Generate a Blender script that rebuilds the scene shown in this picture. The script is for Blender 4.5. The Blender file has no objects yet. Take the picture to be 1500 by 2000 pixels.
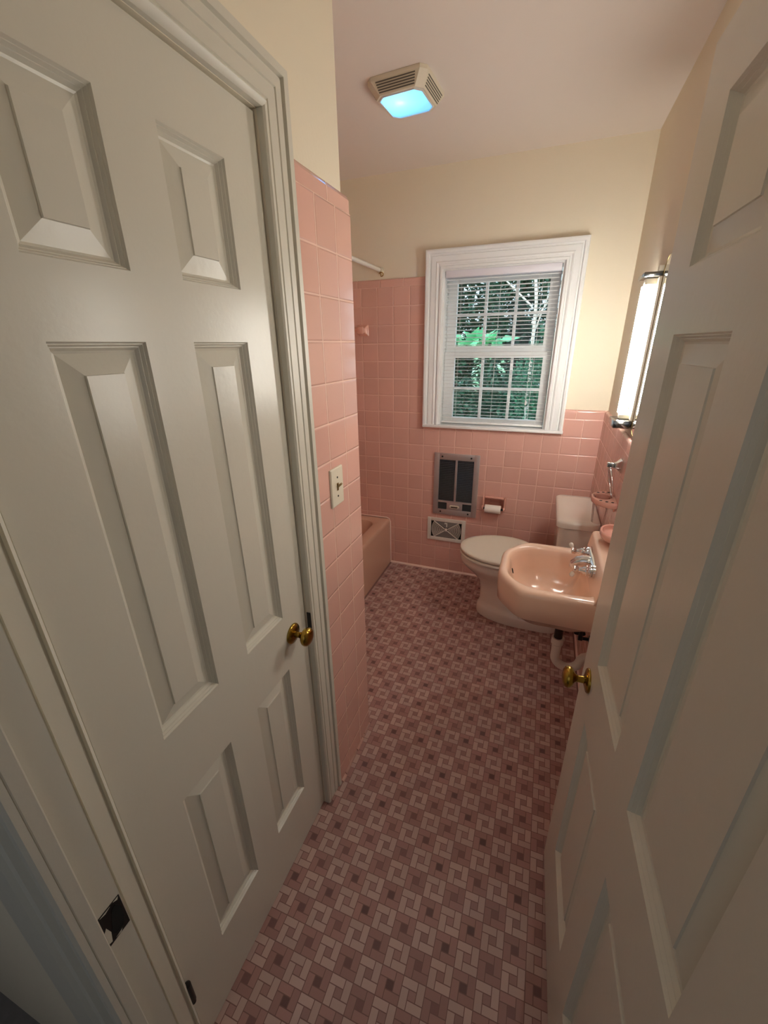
import bpy, bmesh, math, random
from mathutils import Vector, Matrix
random.seed(7)
S = bpy.context.scene
COL = S.collection
PI = math.pi

# ------------------------------------------------------------------ helpers
class MB:
    """collects shapes and links them as ONE mesh object"""
    def __init__(s): s.bm = bmesh.new(); s.mi = 0
    def face(s, pts):
        try:
            f = s.bm.faces.new([s.bm.verts.new(p) for p in pts]); f.material_index = s.mi; return f
        except ValueError: return None
    def box(s, x0, x1, y0, y1, z0, z1, bev=0, seg=2):
        v = [s.bm.verts.new(p) for p in ((x0,y0,z0),(x1,y0,z0),(x1,y1,z0),(x0,y1,z0),(x0,y0,z1),(x1,y0,z1),(x1,y1,z1),(x0,y1,z1))]
        fs = [s.bm.faces.new([v[i] for i in q]) for q in ((3,2,1,0),(4,5,6,7),(0,1,5,4),(1,2,6,5),(2,3,7,6),(3,0,4,7))]
        for f in fs: f.material_index = s.mi
        if bev:
            ed = list({e for f in fs for e in f.edges})
            r = bmesh.ops.bevel(s.bm, geom=ed, offset=bev, segments=seg, affect='EDGES', profile=0.5, clamp_overlap=True)
            for f in r['faces']: f.material_index = s.mi
        return s
    def rings(s, rings, close=True, cap0=False, cap1=False):
        """loft rings of equal length"""
        R = [[s.bm.verts.new(p) for p in r] for r in rings]
        n = len(R[0])
        for a, b in zip(R, R[1:]):
            for i in range(n if close else n-1):
                j = (i+1) % n
                try:
                    f = s.bm.faces.new((a[i], a[j], b[j], b[i])); f.material_index = s.mi
                except ValueError: pass
        if cap0: f = s.bm.faces.new(list(reversed(R[0]))); f.material_index = s.mi
        if cap1: f = s.bm.faces.new(R[-1]); f.material_index = s.mi
        return s
    def lathe(s, origin, axis, prof, n=32, cap0=True, cap1=True, sy=1.0):
        """prof: list of (t along axis, radius); sy squashes the second radius"""
        o = Vector(origin); w = Vector(axis).normalized()
        u = w.orthogonal().normalized()
        if abs(w.z) < 0.5: u = Vector((0,0,1))
        u = (u - w*u.dot(w)).normalized(); v = w.cross(u)
        R = [[o + w*t + (u*math.cos(2*PI*i/n) + v*sy*math.sin(2*PI*i/n))*max(r,1e-5) for i in range(n)] for t, r in prof]
        return s.rings(R, True, cap0, cap1)
    def tube(s, pts, r, n=12, closed=False):
        pts = [Vector(p) for p in pts]; N = len(pts); R = []
        prev = None
        for i, p in enumerate(pts):
            a = pts[(i-1) % N] if (closed or i > 0) else p
            b = pts[(i+1) % N] if (closed or i < N-1) else p
            t = (b-a).normalized()
            if prev is None: u = t.orthogonal().normalized()
            else: u = (prev - t*prev.dot(t)).normalized()
            prev = u; v = t.cross(u)
            rr = r[i] if isinstance(r, (list, tuple)) else r
            R.append([p + (u*math.cos(2*PI*k/n) + v*math.sin(2*PI*k/n))*rr for k in range(n)])
        if closed: R.append(R[0])
        s.rings(R, True, not closed, not closed); return s
    def prism(s, poly, axis, a, b):
        """extrude a 2D polygon along axis ('x','y','z') from a to b"""
        def P(q, t):
            if axis == 'x': return (t, q[0], q[1])
            if axis == 'y': return (q[0], t, q[1])
            return (q[0], q[1], t)
        return s.rings([[P(q, a) for q in poly], [P(q, b) for q in poly]], True, True, True)
    def obj(s, name, mats, parent=None, smooth=None, bevel=0):
        bm = s.bm
        bmesh.ops.recalc_face_normals(bm, faces=bm.faces[:])
        me = bpy.data.meshes.new(name); bm.to_mesh(me); bm.free()
        for m in (mats if isinstance(mats, (list, tuple)) else [mats]): me.materials.append(m)
        o = bpy.data.objects.new(name, me); COL.objects.link(o)
        if parent is not None:
            o.parent = parent
            o.matrix_parent_inverse = parent.matrix_basis.inverted()
        if bevel:
            md = o.modifiers.new('bevel', 'BEVEL'); md.width = bevel; md.segments = 3; md.limit_method = 'ANGLE'; md.angle_limit = math.radians(40)
            md.harden_normals = False
        if smooth is not None:
            for p in me.polygons: p.use_smooth = True
            try: me.set_sharp_from_angle(angle=math.radians(smooth))
            except Exception: pass
        return o

def tag(o, label, cat, group=None, kind=None):
    o['label'] = label; o['category'] = cat
    if group: o['group'] = group
    if kind: o['kind'] = kind
    return o
def struct(o, label, cat): return tag(o, label, cat, kind='structure')
def empty(name, loc, label, cat, group=None):
    o = bpy.data.objects.new(name, None); COL.objects.link(o); o.location = loc
    o.empty_display_size = .05
    return tag(o, label, cat, group)

def rrect(x0, x1, y0, y1, r, n=6):
    P = []
    for cx, cy, a0 in ((x1-r, y1-r, 0), (x0+r, y1-r, 90), (x0+r, y0+r, 180), (x1-r, y0+r, 270)):
        for k in range(n+1):
            a = math.radians(a0 + 90*k/n); P.append((cx+r*math.cos(a), cy+r*math.sin(a)))
    return P

# ------------------------------------------------------------------ materials
def srgb(r, g, b):
    f = lambda c: (c/255/12.92) if c/255 <= .04045 else ((c/255+.055)/1.055)**2.4
    return (f(r), f(g), f(b), 1)
def mat(name, col, rough=.5, metal=0, spec=.5, noise=0, nscale=20, bump=0, bscale=60, coat=0, island=0):
    m = bpy.data.materials.new(name); m.use_nodes = True
    N = m.node_tree.nodes; L = m.node_tree.links; b = N['Principled BSDF']
    b.inputs['Base Color'].default_value = col; b.inputs['Roughness'].default_value = rough
    b.inputs['Metallic'].default_value = metal; b.inputs['Specular IOR Level'].default_value = spec
    if coat: b.inputs['Coat Weight'].default_value = coat; b.inputs['Coat Roughness'].default_value = .08
    if noise or island:
        mix = N.new('ShaderNodeMix'); mix.data_type = 'RGBA'; mix.blend_type = 'MULTIPLY'; mix.inputs[0].default_value = 1
        mix.inputs[6].default_value = col
        if island:
            g = N.new('ShaderNodeNewGeometry'); src = g.outputs['Random Per Island']; amt = island
        else:
            tc = N.new('ShaderNodeTexCoord'); t = N.new('ShaderNodeTexNoise'); t.inputs['Scale'].default_value = nscale; t.inputs['Detail'].default_value = 4
            L.new(tc.outputs['Object'], t.inputs['Vector']); src = t.outputs[0]; amt = noise
        mr = N.new('ShaderNodeMapRange'); mr.inputs[3].default_value = 1-amt; mr.inputs[4].default_value = 1+amt
        L.new(src, mr.inputs[0]); cb = N.new('ShaderNodeCombineColor')
        for k in range(3): L.new(mr.outputs[0], cb.inputs[k])
        L.new(cb.outputs[0], mix.inputs[7]); L.new(mix.outputs[2], b.inputs['Base Color'])
    if bump:
        tc = N.new('ShaderNodeTexCoord'); t = N.new('ShaderNodeTexNoise'); t.inputs['Scale'].default_value = bscale; t.inputs['Detail'].default_value = 3
        L.new(tc.outputs['Object'], t.inputs['Vector']); bp = N.new('ShaderNodeBump'); bp.inputs['Strength'].default_value = bump; bp.inputs['Distance'].default_value = .002
        L.new(t.outputs[0], bp.inputs['Height']); L.new(bp.outputs[0], b.inputs['Normal'])
    return m

def tile_mat(name, au, ou, pu, av, ov, pv, tile, grout, g=.0030, rough=.16, hide_v=False):
    """glazed wall tile on the plane of axes au, av (0 x, 1 y, 2 z): offset and pitch per axis"""
    m = bpy.data.materials.new(name); m.use_nodes = True
    N = m.node_tree.nodes; L = m.node_tree.links; b = N['Principled BSDF']
    geo = N.new('ShaderNodeNewGeometry'); sp = N.new('ShaderNodeSeparateXYZ'); L.new(geo.outputs['Position'], sp.inputs[0])
    def M(op, a, bb=None, clamp=False):
        n = N.new('ShaderNodeMath'); n.operation = op; n.use_clamp = clamp
        for i, v in enumerate((a, bb)):
            if v is None: continue
            if isinstance(v, (int, float)): n.inputs[i].default_value = v
            else: L.new(v, n.inputs[i])
        return n.outputs[0]
    def edge(ax, off, pit):
        t = M('DIVIDE', M('SUBTRACT', sp.outputs[ax], off), pit)
        fl = M('FLOOR', t); fr = M('SUBTRACT', t, fl)
        d = M('MULTIPLY', M('SUBTRACT', .5, M('ABSOLUTE', M('SUBTRACT', fr, .5))), pit)
        return d, fl
    du, fu = edge(au, ou, pu)
    if hide_v: d = du; fv = None
    else:
        dv, fv = edge(av, ov, pv); d = M('MINIMUM', du, dv)
    mr = N.new('ShaderNodeMapRange'); mr.interpolation_type = 'SMOOTHSTEP'
    mr.inputs[1].default_value = g*.35; mr.inputs[2].default_value = g*.8; L.new(d, mr.inputs[0])
    hm = N.new('ShaderNodeMapRange'); hm.interpolation_type = 'SMOOTHERSTEP'
    hm.inputs[1].default_value = 0; hm.inputs[2].default_value = .006; L.new(d, hm.inputs[0])
    wn = N.new('ShaderNodeTexWhiteNoise'); wn.noise_dimensions = '2D'; cb = N.new('ShaderNodeCombineXYZ')
    L.new(fu, cb.inputs[0])
    if fv is not None: L.new(fv, cb.inputs[1])
    L.new(cb.outputs[0], wn.inputs['Vector'])
    vr = N.new('ShaderNodeMapRange'); vr.inputs[3].default_value = .95; vr.inputs[4].default_value = 1.05; L.new(wn.outputs[0], vr.inputs[0])
    cc = N.new('ShaderNodeCombineColor')
    for k in range(3): L.new(vr.outputs[0], cc.inputs[k])
    mu = N.new('ShaderNodeMix'); mu.data_type = 'RGBA'; mu.blend_type = 'MULTIPLY'; mu.inputs[0].default_value = 1
    mu.inputs[6].default_value = tile; L.new(cc.outputs[0], mu.inputs[7])
    mx = N.new('ShaderNodeMix'); mx.data_type = 'RGBA'; mx.inputs[6].default_value = grout
    L.new(mr.outputs[0], mx.inputs[0]); L.new(mu.outputs[2], mx.inputs[7]); L.new(mx.outputs[2], b.inputs['Base Color'])
    rr = N.new('ShaderNodeMapRange'); rr.inputs[3].default_value = .6; rr.inputs[4].default_value = rough; L.new(mr.outputs[0], rr.inputs[0]); L.new(rr.outputs[0], b.inputs['Roughness'])
    nt = N.new('ShaderNodeTexNoise'); nt.inputs['Scale'].default_value = 18; L.new(geo.outputs['Position'], nt.inputs['Vector'])
    hh = M('ADD', hm.outputs[0], M('MULTIPLY', nt.outputs[0], .12))
    bp = N.new('ShaderNodeBump'); bp.inputs['Strength'].default_value = .75; bp.inputs['Distance'].default_value = .0022
    L.new(hh, bp.inputs['Height']); L.new(bp.outputs[0], b.inputs['Normal'])
    return m

PINK = srgb(218, 171, 158); GROUT = srgb(232, 194, 178)
M_paint = mat('gloss_white_paint', srgb(214, 210, 197), .38, bump=.12, bscale=90)
M_door = mat('semigloss_door_paint', srgb(214, 210, 197), .28, bump=.15, bscale=70)
M_trimw = mat('window_white_paint', srgb(238, 240, 240), .4)
M_plaster = mat('cream_wall_paint', srgb(234, 224, 203), .85, bump=.15, bscale=120, noise=.02, nscale=3)
M_ceil = mat('ceiling_white_paint', srgb(234, 226, 218), .9, bump=.1, bscale=100)
M_tile_back = tile_mat('pink_tile_back', 0, 0, .109, 2, .0878, .109, PINK, GROUT)
M_tile_side = tile_mat('pink_tile_side', 1, -1.6784, .109, 2, .0878, .109, PINK, GROUT)
M_tile_right = tile_mat('pink_tile_right', 1, -.045, .109, 2, .0878, .109, PINK, GROUT, g=.0018)
M_cap_back = tile_mat('pink_cap_back', 0, .13, .155, 2, 0, 1, PINK, GROUT, hide_v=True)
M_cap_side = tile_mat('pink_cap_side', 1, -1.607, .155, 2, 0, 1, PINK, GROUT, hide_v=True)
M_sink = mat('peach_pink_porcelain', srgb(238, 202, 178), .2, coat=.25)
M_tub = mat('pink_tub_enamel', srgb(206, 166, 144), .18, coat=.3)
M_ceramic = mat('pink_ceramic', srgb(222, 168, 152), .15, coat=.3)
M_porc = mat('white_porcelain', srgb(232, 224, 212), .12, coat=.4)
M_seat = mat('white_seat_plastic', srgb(232, 226, 210), .3)
M_chrome = mat('chrome', (.75, .75, .76, 1), .1, 1)
M_chrome_refl = mat('chrome_painted_reflection', (.22, .22, .22, 1), .14, 1)  # same chrome, with its black reflections put into a darker base colour
M_brass = mat('polished_brass', srgb(160, 130, 58), .2, 1)
M_dbrass = mat('tarnished_brass', srgb(140, 118, 70), .35, 1)
M_steel = mat('brushed_steel', srgb(186, 176, 174), .34, .6)
M_black = mat('black_metal', (.006, .006, .006, 1), .45)
M_dark = mat('dark_void', (.004, .004, .004, 1), .9)
M_louv = mat('black_louver', (.03, .03, .032, 1), .3)
M_white = mat('white_plastic', srgb(228, 226, 218), .4)
M_offw = mat('cream_metal', srgb(224, 216, 196), .45)
M_vent = mat('white_vent_enamel', srgb(222, 216, 206), .4)
M_grey = mat('grey_damper', srgb(128, 122, 118), .5)
M_paper = mat('toilet_paper', srgb(245, 240, 230), .95)
M_pipe = mat('dark_brass_pipe', srgb(66, 52, 44), .4, .6)
M_trap = mat('white_pvc', srgb(225, 215, 200), .4)
M_caulk = mat('white_caulk', srgb(238, 212, 200), .6)
M_slat = mat('white_blind_slat', srgb(240, 240, 240), .5)
M_rail = mat('lilac_white_rail', srgb(232, 232, 242), .4)
M_bark = mat('pale_bark', srgb(200, 195, 185), .9, noise=.3, nscale=12)
M_barkd = mat('dark_bark', srgb(90, 78, 66), .9, noise=.3, nscale=10)
M_soil = mat('leaf_litter', srgb(70, 74, 50), 1, noise=.3, nscale=4)
M_fl_light = mat('floor_light_piece', srgb(192, 163, 155), .42, island=.08)
M_fl_pink = mat('floor_pink_piece', srgb(168, 128, 122), .42, island=.10)
M_fl_dark = mat('floor_dark_centre', srgb(128, 92, 90), .42, island=.35)
M_fl_mid = mat('floor_mid_centre', srgb(164, 128, 122), .42, island=.12)
M_fl_grout = mat('floor_joint', srgb(132, 98, 94), .6)
M_hall = mat('hall_wall_paint', srgb(205, 205, 208), .8)
M_wood = mat('hall_grey_carpet', srgb(128, 124, 124), .95, noise=.2, nscale=60)

def leaf_mat(name, col, isl):
    m = mat(name, col, .45, island=isl)
    b = m.node_tree.nodes['Principled BSDF']
    L = m.node_tree.links; N = m.node_tree.nodes
    tr = N.new('ShaderNodeBsdfTranslucent'); tr.inputs[0].default_value = (col[0]*1.1, col[1]*1.25, col[2]*.9, 1)
    mx = N.new('ShaderNodeMixShader'); mx.inputs[0].default_value = .35
    L.new(b.outputs[0], mx.inputs[1]); L.new(tr.outputs[0], mx.inputs[2]); L.new(mx.outputs[0], N['Material Output'].inputs[0])
    return m
M_leaf_d = leaf_mat('dark_leaf', srgb(34, 78, 60), .6)
M_leaf_m = leaf_mat('mid_leaf', srgb(52, 112, 86), .5)
M_leaf_b = leaf_mat('broad_leaf', srgb(112, 192, 150), .25)

def glass_thin(name, tint=(1, 1, 1, 1), ior=1.45):
    m = bpy.data.materials.new(name); m.use_nodes = True
    N = m.node_tree.nodes; L = m.node_tree.links; N.remove(N['Principled BSDF'])
    t = N.new('ShaderNodeBsdfTransparent'); t.inputs[0].default_value = tint
    g = N.new('ShaderNodeBsdfGlossy'); g.inputs['Roughness'].default_value = .02
    f = N.new('ShaderNodeFresnel'); f.inputs[0].default_value = ior
    mx = N.new('ShaderNodeMixShader'); L.new(f.outputs[0], mx.inputs[0]); L.new(t.outputs[0], mx.inputs[1]); L.new(g.outputs[0], mx.inputs[2])
    L.new(mx.outputs[0], N['Material Output'].inputs[0]); return m
M_glass = glass_thin('window_glass')
M_cup = glass_thin('clear_plastic', (.97, .95, .95, 1), 1.12)
def emit(name, col, st):
    m = bpy.data.materials.new(name); m.use_nodes = True
    N = m.node_tree.nodes; L = m.node_tree.links; N.remove(N['Principled BSDF'])
    e = N.new('ShaderNodeEmission'); e.inputs[0].default_value = col; e.inputs[1].default_value = st
    L.new(e.outputs[0], N['Material Output'].inputs[0]); return m
M_tube = emit('lit_fluorescent_tube', (1, .96, .88, 1), 62)
M_tube_dim = emit('aged_fluorescent_tube', (1, .96, .88, 1), 27)
M_bulb = emit('lit_bulb', (.90, .96, 1, 1), 1600)
M_lens = bpy.data.materials.new('frosted_light_lens'); M_lens.use_nodes = True
_N = M_lens.node_tree.nodes; _L = M_lens.node_tree.links; _N.remove(_N['Principled BSDF'])
_t = _N.new('ShaderNodeBsdfTranslucent'); _t.inputs[0].default_value = (.40, .69, .98, 1)
_d = _N.new('ShaderNodeBsdfDiffuse'); _d.inputs[0].default_value = (.6, .75, .85, 1)
_m = _N.new('ShaderNodeMixShader'); _m.inputs[0].default_value = .25
_L.new(_t.outputs[0], _m.inputs[1]); _L.new(_d.outputs[0], _m.inputs[2]); _L.new(_m.outputs[0], _N['Material Output'].inputs[0])
M_mirror = mat('mirror_silver', (.88, .9, .89, 1), .01, 1)

# ------------------------------------------------------------------ key dimensions (metres; back tile face y=0)
H = 2.52
XR, XRP = 1.52, 1.538          # right wall: tile face, plaster face
XL, XLP = .608, .585           # closet wall: tile face, plaster face
YW = -1.463                    # end of the tiled wing (tub side)
YE = -2.535                    # entry wall, bathroom face
YH = -2.592                    # entry wall, hall face
XJ, XJR = .66, 1.435           # entry opening

# ------------------------------------------------------------------ floor
c = .0622; f_ = MB()
f_.box(-.62, 1.56, -2.590, .03, -.05, 0)
def cellpieces(ix, iy):
    x0 = .9755 - 1.5*c/1 + c + ix*c - .0622*.0; x0 = (.9755 - c/2) + ix*c; y0 = (-1.47 - c/2) + iy*c
    u = c/3; g = .0011; z = .0005
    lightc = (ix+iy) % 2
    big = 1 if lightc else 2; cen = 4 if lightc else 3
    for (a, b_, w, h, mi) in ((0, 2, 2, 1, big), (2, 1, 1, 2, big), (1, 0, 2, 1, big), (0, 0, 1, 2, big), (1, 1, 1, 1, cen)):
        xa, xb = x0+a*u+g, x0+(a+w)*u-g; ya, yb = y0+b_*u+g, y0+(b_+h)*u-g
        if xa < .19 and ya > YW: continue
        f_.mi = mi; f_.face(((xa, ya, z), (xb, ya, z), (xb, yb, z), (xa, yb, z)))
for ix in range(-14, 9):
    for iy in range(-18, 24):
        x = .9755+ix*c; y = -1.47+iy*c
        if y > -.03 or y < YE: continue
        if x > XR-.03: continue
        if y > YW and x < .18: continue
        if y < YW+.03 and x < XL-.05: continue
        cellpieces(ix, iy)
floor = f_.obj('floor', [M_fl_grout, M_fl_light, M_fl_pink, M_fl_dark, M_fl_mid])
struct(floor, 'pink pinwheel mosaic pattern bathroom floor', 'floor')

# ------------------------------------------------------------------ ceiling and walls
struct(MB().box(-.72, 1.70, YH-.0, .15, H, H+.08).obj('ceiling', M_ceil), 'plain off-white bathroom ceiling', 'ceiling')

WX0, WX1, WZ0, WZ1 = .532, 1.203, 1.105, 2.013     # window opening
b = MB(); b.box(-.72, WX0, .018, .15, -.05, H); b.box(WX1, 1.70, .018, .15, -.05, H)
RX0, RX1, RZ0, RZ1 = .879, 1.009, .549, .628
b.box(WX0, RX0, .018, .15, -.05, WZ0); b.box(RX1, WX1, .018, .15, -.05, WZ0); b.box(RX0, RX1, .018, .15, -.05, RZ0); b.box(RX0, RX1, .018, .15, RZ1, WZ0); b.box(RX0, RX1, .085, .15, RZ0, RZ1)
b.box(WX0, WX1, .018, .15, WZ1, H)
wback = struct(b.obj('wall_back', M_plaster), 'cream back wall above the pink tile around the window', 'wall')
b = MB(); b.box(-.57, .432, 0, .0178, 0, 1.941); b.box(.432, RX0, 0, .0178, 0, 1.092); b.box(RX1, 1.302, 0, .0178, 0, 1.092); b.box(RX0, RX1, 0, .0178, 0, RZ0); b.box(RX0, RX1, 0, .0178, RZ1, 1.092); b.box(1.302, XRP, 0, .0178, 0, 1.178)
b.obj('tile_cladding', M_tile_back, wback)
def bull(y_face, y_back, z0, z1, r=.012, n=5):
    P = [(y_back, z0), (y_face, z0)]
    s = 1 if y_back > y_face else -1
    for k in range(n+1):
        a = PI/2*k/n; P.append((y_face + s*(r - r*math.cos(a)), z1 - r + r*math.sin(a)))
    P.append((y_back, z1)); return P
b = MB(); b.prism(bull(0, .0178, 1.9412, 1.985), 'x', -.57, .432); b.prism(bull(0, .0178, 1.1782, 1.231), 'x', 1.302, XRP)
b.obj('cap_tile', M_cap_back, wback, 40)

b = MB(); b.box(XRP, 1.70, -2.70, .15, -.05, H)
wright = struct(b.obj('wall_right', M_plaster), 'cream right wall above pink tile behind the sink and open door', 'wall')
MB().box(XR, XRP-.0002, YE, -.0002, 0, 1.178).obj('tile_cladding', M_tile_right, wright)
b = MB(); b.prism([(x, z) for x, z in bull(XR, XRP-.0002, 1.1782, 1.231)], 'y', YE, -.0002)
b.obj('cap_tile', M_cap_side, wright, 40)

DY0, DY1 = -2.466, -1.847      # closet door opening
b = MB()
b.box(XLP-.10, XLP, DY1, YW-.018, -.05, H); b.box(XLP-.10, XLP, YE, DY0, -.05, H); b.box(XLP-.10, XLP, DY0, DY1, 2.032, H)
b.box(-.72, XLP-.10, YW-.10, YW-.018, -.05, H)
wleft = struct(b.obj('wall_left', M_plaster), 'cream left wall with closet door, ending in a pink tiled wing', 'wall')
# tiled wing with rounded vertical corner
def wing_poly(r=.012, n=5):
    P = [(XLP+.0003, -1.760), (XL, -1.760)]
    for k in range(n+1):
        a = PI/2*k/n; P.append((XL - r + r*math.cos(a), YW - r + r*math.sin(a)))
    P += [(-.57, YW), (-.57, YW-.0177), (XLP+.0003, YW-.0177)]
    return P
b = MB(); b.prism(wing_poly(), 'z', 0, 1.941); b.obj('tile_cladding', M_tile_side, wleft, 40)
b = MB(); b.prism(wing_poly(.02), 'z', 1.9412, 1.972)
top = []
b.rings([[(x, y, 1.972) for x, y in wing_poly(.02)],
         [(x-(.004 if x > .59 else 0), y-(.004 if y > -1.48 else 0), 1.981) for x, y in wing_poly(.02)],
         [(x-(.012 if x > .59 else 0), y-(.012 if y > -1.475 else 0), 1.985) for x, y in wing_poly(.02)]], True, True, True)
b.obj('cap_tile', M_cap_side, wleft, 40)

b = MB(); b.box(-.72, -.588, YW-.018, .018, -.05, H)
wtub = struct(b.obj('wall_tub_side', M_plaster), 'cream wall along the far side of the bathtub', 'wall')
MB().box(-.588, -.5702, YW, -.0002, 0, 1.985).obj('tile_cladding', M_tile_side, wtub)

b = MB(); b.box(-.62, XJ-.02, YH, YE, -.05, H); b.box(XJR+.02, 1.70, YH, YE-.0005, -.05, H); b.box(XJ-.02, XJR+.02, YH, YE, 2.06, H)
struct(b.obj('wall_entry', M_plaster), 'wall around the bathroom entry doorway', 'wall')
b = MB(); b.box(-.6, 2.6, -4.3, -4.2, 0, 2.6); b.box(-.7, -.6, -4.3, YH, 0, 2.6); b.box(2.6, 2.7, -4.3, YH, 0, 2.6)
b.box(1.70, 2.6, YH-.02, YH+.08, 0, 2.6)
struct(b.obj('wall_hall', M_hall), 'grey white hallway walls outside the bathroom', 'wall')
struct(MB().box(-.7, 2.7, -4.3, YH, H+.0, H+.08).obj('ceiling_hall', M_ceil), 'hallway ceiling', 'ceiling')
struct(MB().box(-.7, 2.7, -4.3, -2.5905, -.05, 0).obj('floor_hall', M_wood), 'grey hallway floor outside the bathroom doorway', 'floor')
# closet interior shell
b = MB(); b.box(-.25, -.15, -2.6, YW-.10, 0, H)
struct(b.obj('wall_closet', M_dark), 'closet interior behind the closed door', 'wall')

# baseboard caulk lines
b = MB(); b.prism([(-.011, 0), (0, 0), (0, .012), (-.004, .011), (-.009, .007)], 'x', .19, 1.0)
struct(b.obj('baseboard_back', M_caulk, None, 40), 'thin pale caulk strip along the back wall floor', 'caulk strip')
b = MB(); b.prism([(XR-.009, 0), (XR, 0), (XR, .010), (XR-.004, .009)], 'y', -2.0, -.02)
struct(b.obj('baseboard_right', M_caulk, None, 40), 'thin pale caulk strip along the right wall floor', 'caulk strip')
b = MB()
yy = -1.755
while yy < YW-.01:
    L_ = random.choice((.015, .03, .06)); y2 = min(yy+L_, YW-.003); w = random.uniform(.004, .010)
    b.prism([(XL, 0), (XL+w, 0), (XL+w*.8, random.uniform(.004, .008)), (XL, random.uniform(.009, .014))], 'y', yy, y2); yy = y2 + random.uniform(.0, .006)
struct(b.obj('baseboard_wing', mat('dirty_pink_caulk', srgb(206, 164, 150), .7, noise=.25, nscale=40)), 'broken pale caulk strip at the foot of the tiled wing', 'caulk strip')

# ------------------------------------------------------------------ six panel doors
STICK = [(0, 0), (.0025, -.0045), (.0035, -.0045), (.0065, -.0095), (.0075, -.0095), (.0115, -.0148), (.0150, -.0160), (.0435, -.0085), (.0445, -.0060)]
def six_panel(mb, us, zs, thick, T):
    """us: 6 stops across the width, zs: 8 stops up; T(u,z,d) maps to the world, d outwards"""
    for i in range(len(us)-1):
        for j in range(len(zs)-1):
            a0, a1, c0, c1 = us[i], us[i+1], zs[j], zs[j+1]
            if i in (1, 3) and j in (1, 3, 5):
                R = [[T(a0+o, c0+o, d), T(a1-o, c0+o, d), T(a1-o, c1-o, d), T(a0+o, c1-o, d)] if True else 0 for o, d in
                     [(o*1.0, d) for o, d in STICK]]
                mb.rings(R, True, False, True)
            else:
                mb.face((T(a0, c0, 0), T(a1, c0, 0), T(a1, c1, 0), T(a0, c1, 0)))
    W0, W1, Z0, Z1 = us[0], us[-1], zs[0], zs[-1]; t = -thick
    mb.face((T(W0, Z0, t), T(W0, Z1, t), T(W1, Z1, t), T(W1, Z0, t)))
    for (p, q) in (((W0, Z0), (W0, Z1)), ((W0, Z1), (W1, Z1)), ((W1, Z1), (W1, Z0)), ((W1, Z0), (W0, Z0))):
        mb.face((T(*p, 0), T(*q, 0), T(*q, t), T(*p, t)))
ZS = [.008, .232, .738, .915, 1.612, 1.709, 1.921, 2.027]
def door_knob(parent, origin, axis, squash=1.0):
    o = Vector(origin); w = Vector(axis)
    ks = MB(); ks.lathe(o, w, [(.0, .030), (.003, .0305), (.006, .028), (.009, .018), (.011, .012)], 32)
    ros = ks.obj('rosette', M_brass, None, 50)
    kb = MB(); kb.lathe(o, w, [(.009, .009), (.024, .0085), (.030, .010), (.034, .016), (.038, .0225), (.043, .0262), (.049, .0268), (.055, .024), (.059, .0165), (.061, .006), (.0612, 0)], 32)
    kn = kb.obj('door_knob', M_brass, None, 50)
    for q in (kn,):
        q.parent = parent; q.matrix_parent_inverse = parent.matrix_basis.inverted()
    ros.parent = kn
    return kn
# closet door (closed)
us = [-2.463, -2.355, -2.207, -2.107, -1.957, -1.850]
b = MB(); six_panel(b, us, ZS, .035, lambda u, z, d: (.580+d, u, z))
door1 = struct(b.obj('door_1', M_door), 'closed white six-panel closet door on the left wall', 'door')
door_knob(door1, (.580, -1.921, .838), (1, 0, 0))
b = MB(); b.lathe((.5865, -2.4640, .212), (0, 0, 1), [(0, .004), (.004, .0075), (.072, .0075), (.076, .004)], 16)
b.lathe((.5865, -2.4640, .212), (0, 0, -1), [(0, .004), (.005, .006), (.009, .001)], 12)
b.obj('hinge', M_black, door1, 40)
b = MB(); b.lathe((.5865, -2.4640, 1.70), (0, 0, 1), [(0, .004), (.004, .0075), (.072, .0075), (.076, .004)], 16)
b.obj('hinge', M_black, door1, 40)
# entry door (open into the room)
OX, OY = 1.360, -1.743
dv = Vector((.014, -.399, 0)).normalized(); nv = Vector((-.399, -.014, 0)).normalized()
def TD(u, z, d): return Vector((OX, OY, z)) + dv*u + nv*d
us2 = [0, .124, .353, .457, .686, .800]
b = MB(); six_panel(b, us2, ZS, .035, TD)
door2 = struct(b.obj('door_2', M_door), 'open white six-panel entry door hinged on the right', 'door')
door_knob(door2, TD(.080, .829, 0), nv)
b = MB(); q = [TD(-.0006, z, d) for z, d in ((.80, -.008), (.858, -.008), (.858, -.027), (.80, -.027))]
q2 = [p - dv*-.001 for p in q]; b.rings([q, q2], True, True, True)
b.obj('latch_plate', M_brass, door2)

# ------------------------------------------------------------------ closet casing (trim_1)
PR = [(0, 0), (0, .014), (.004, .018), (.011, .018), (.013, .013), (.017, .013), (.0185, .0165), (.043, .0175), (.044, .0145), (.0465, .0145), (.048, .018),
      (.064, .0195), (.0655, .0155), (.0695, .0155), (.071, .024), (.0845, .0255), (.0855, .023), (.0855, 0)]
def casing_path(w, d):
    wn = min(w, .064); dn = min(d, .002+w*1.6) if w < .012 else d
    return [(XLP+dn, -2.467-wn, 0), (XLP+dn, -2.467-wn, 2.033+w), (XLP+d, -1.847+w, 2.033+w), (XLP+d, -1.847+w, 0)]
b = MB()
P4 = [casing_path(w, d+.0004) for w, d in PR]
b.rings([[p[k] for p in P4] for k in range(4)], True, True, True)
trim1 = struct(b.obj('trim_1', M_paint, None, 25), 'white moulded casing around the closet door', 'door casing')
b = MB(); b.box(XLP-.1, XLP-.0, -1.8468, -1.8466, 0, 2.032)
b = MB(); b.box(.5852, .598, -1.8485, -1.8472, .800, .862); b.mi = 0
b.obj('strike_plate', M_black, trim1)

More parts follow.
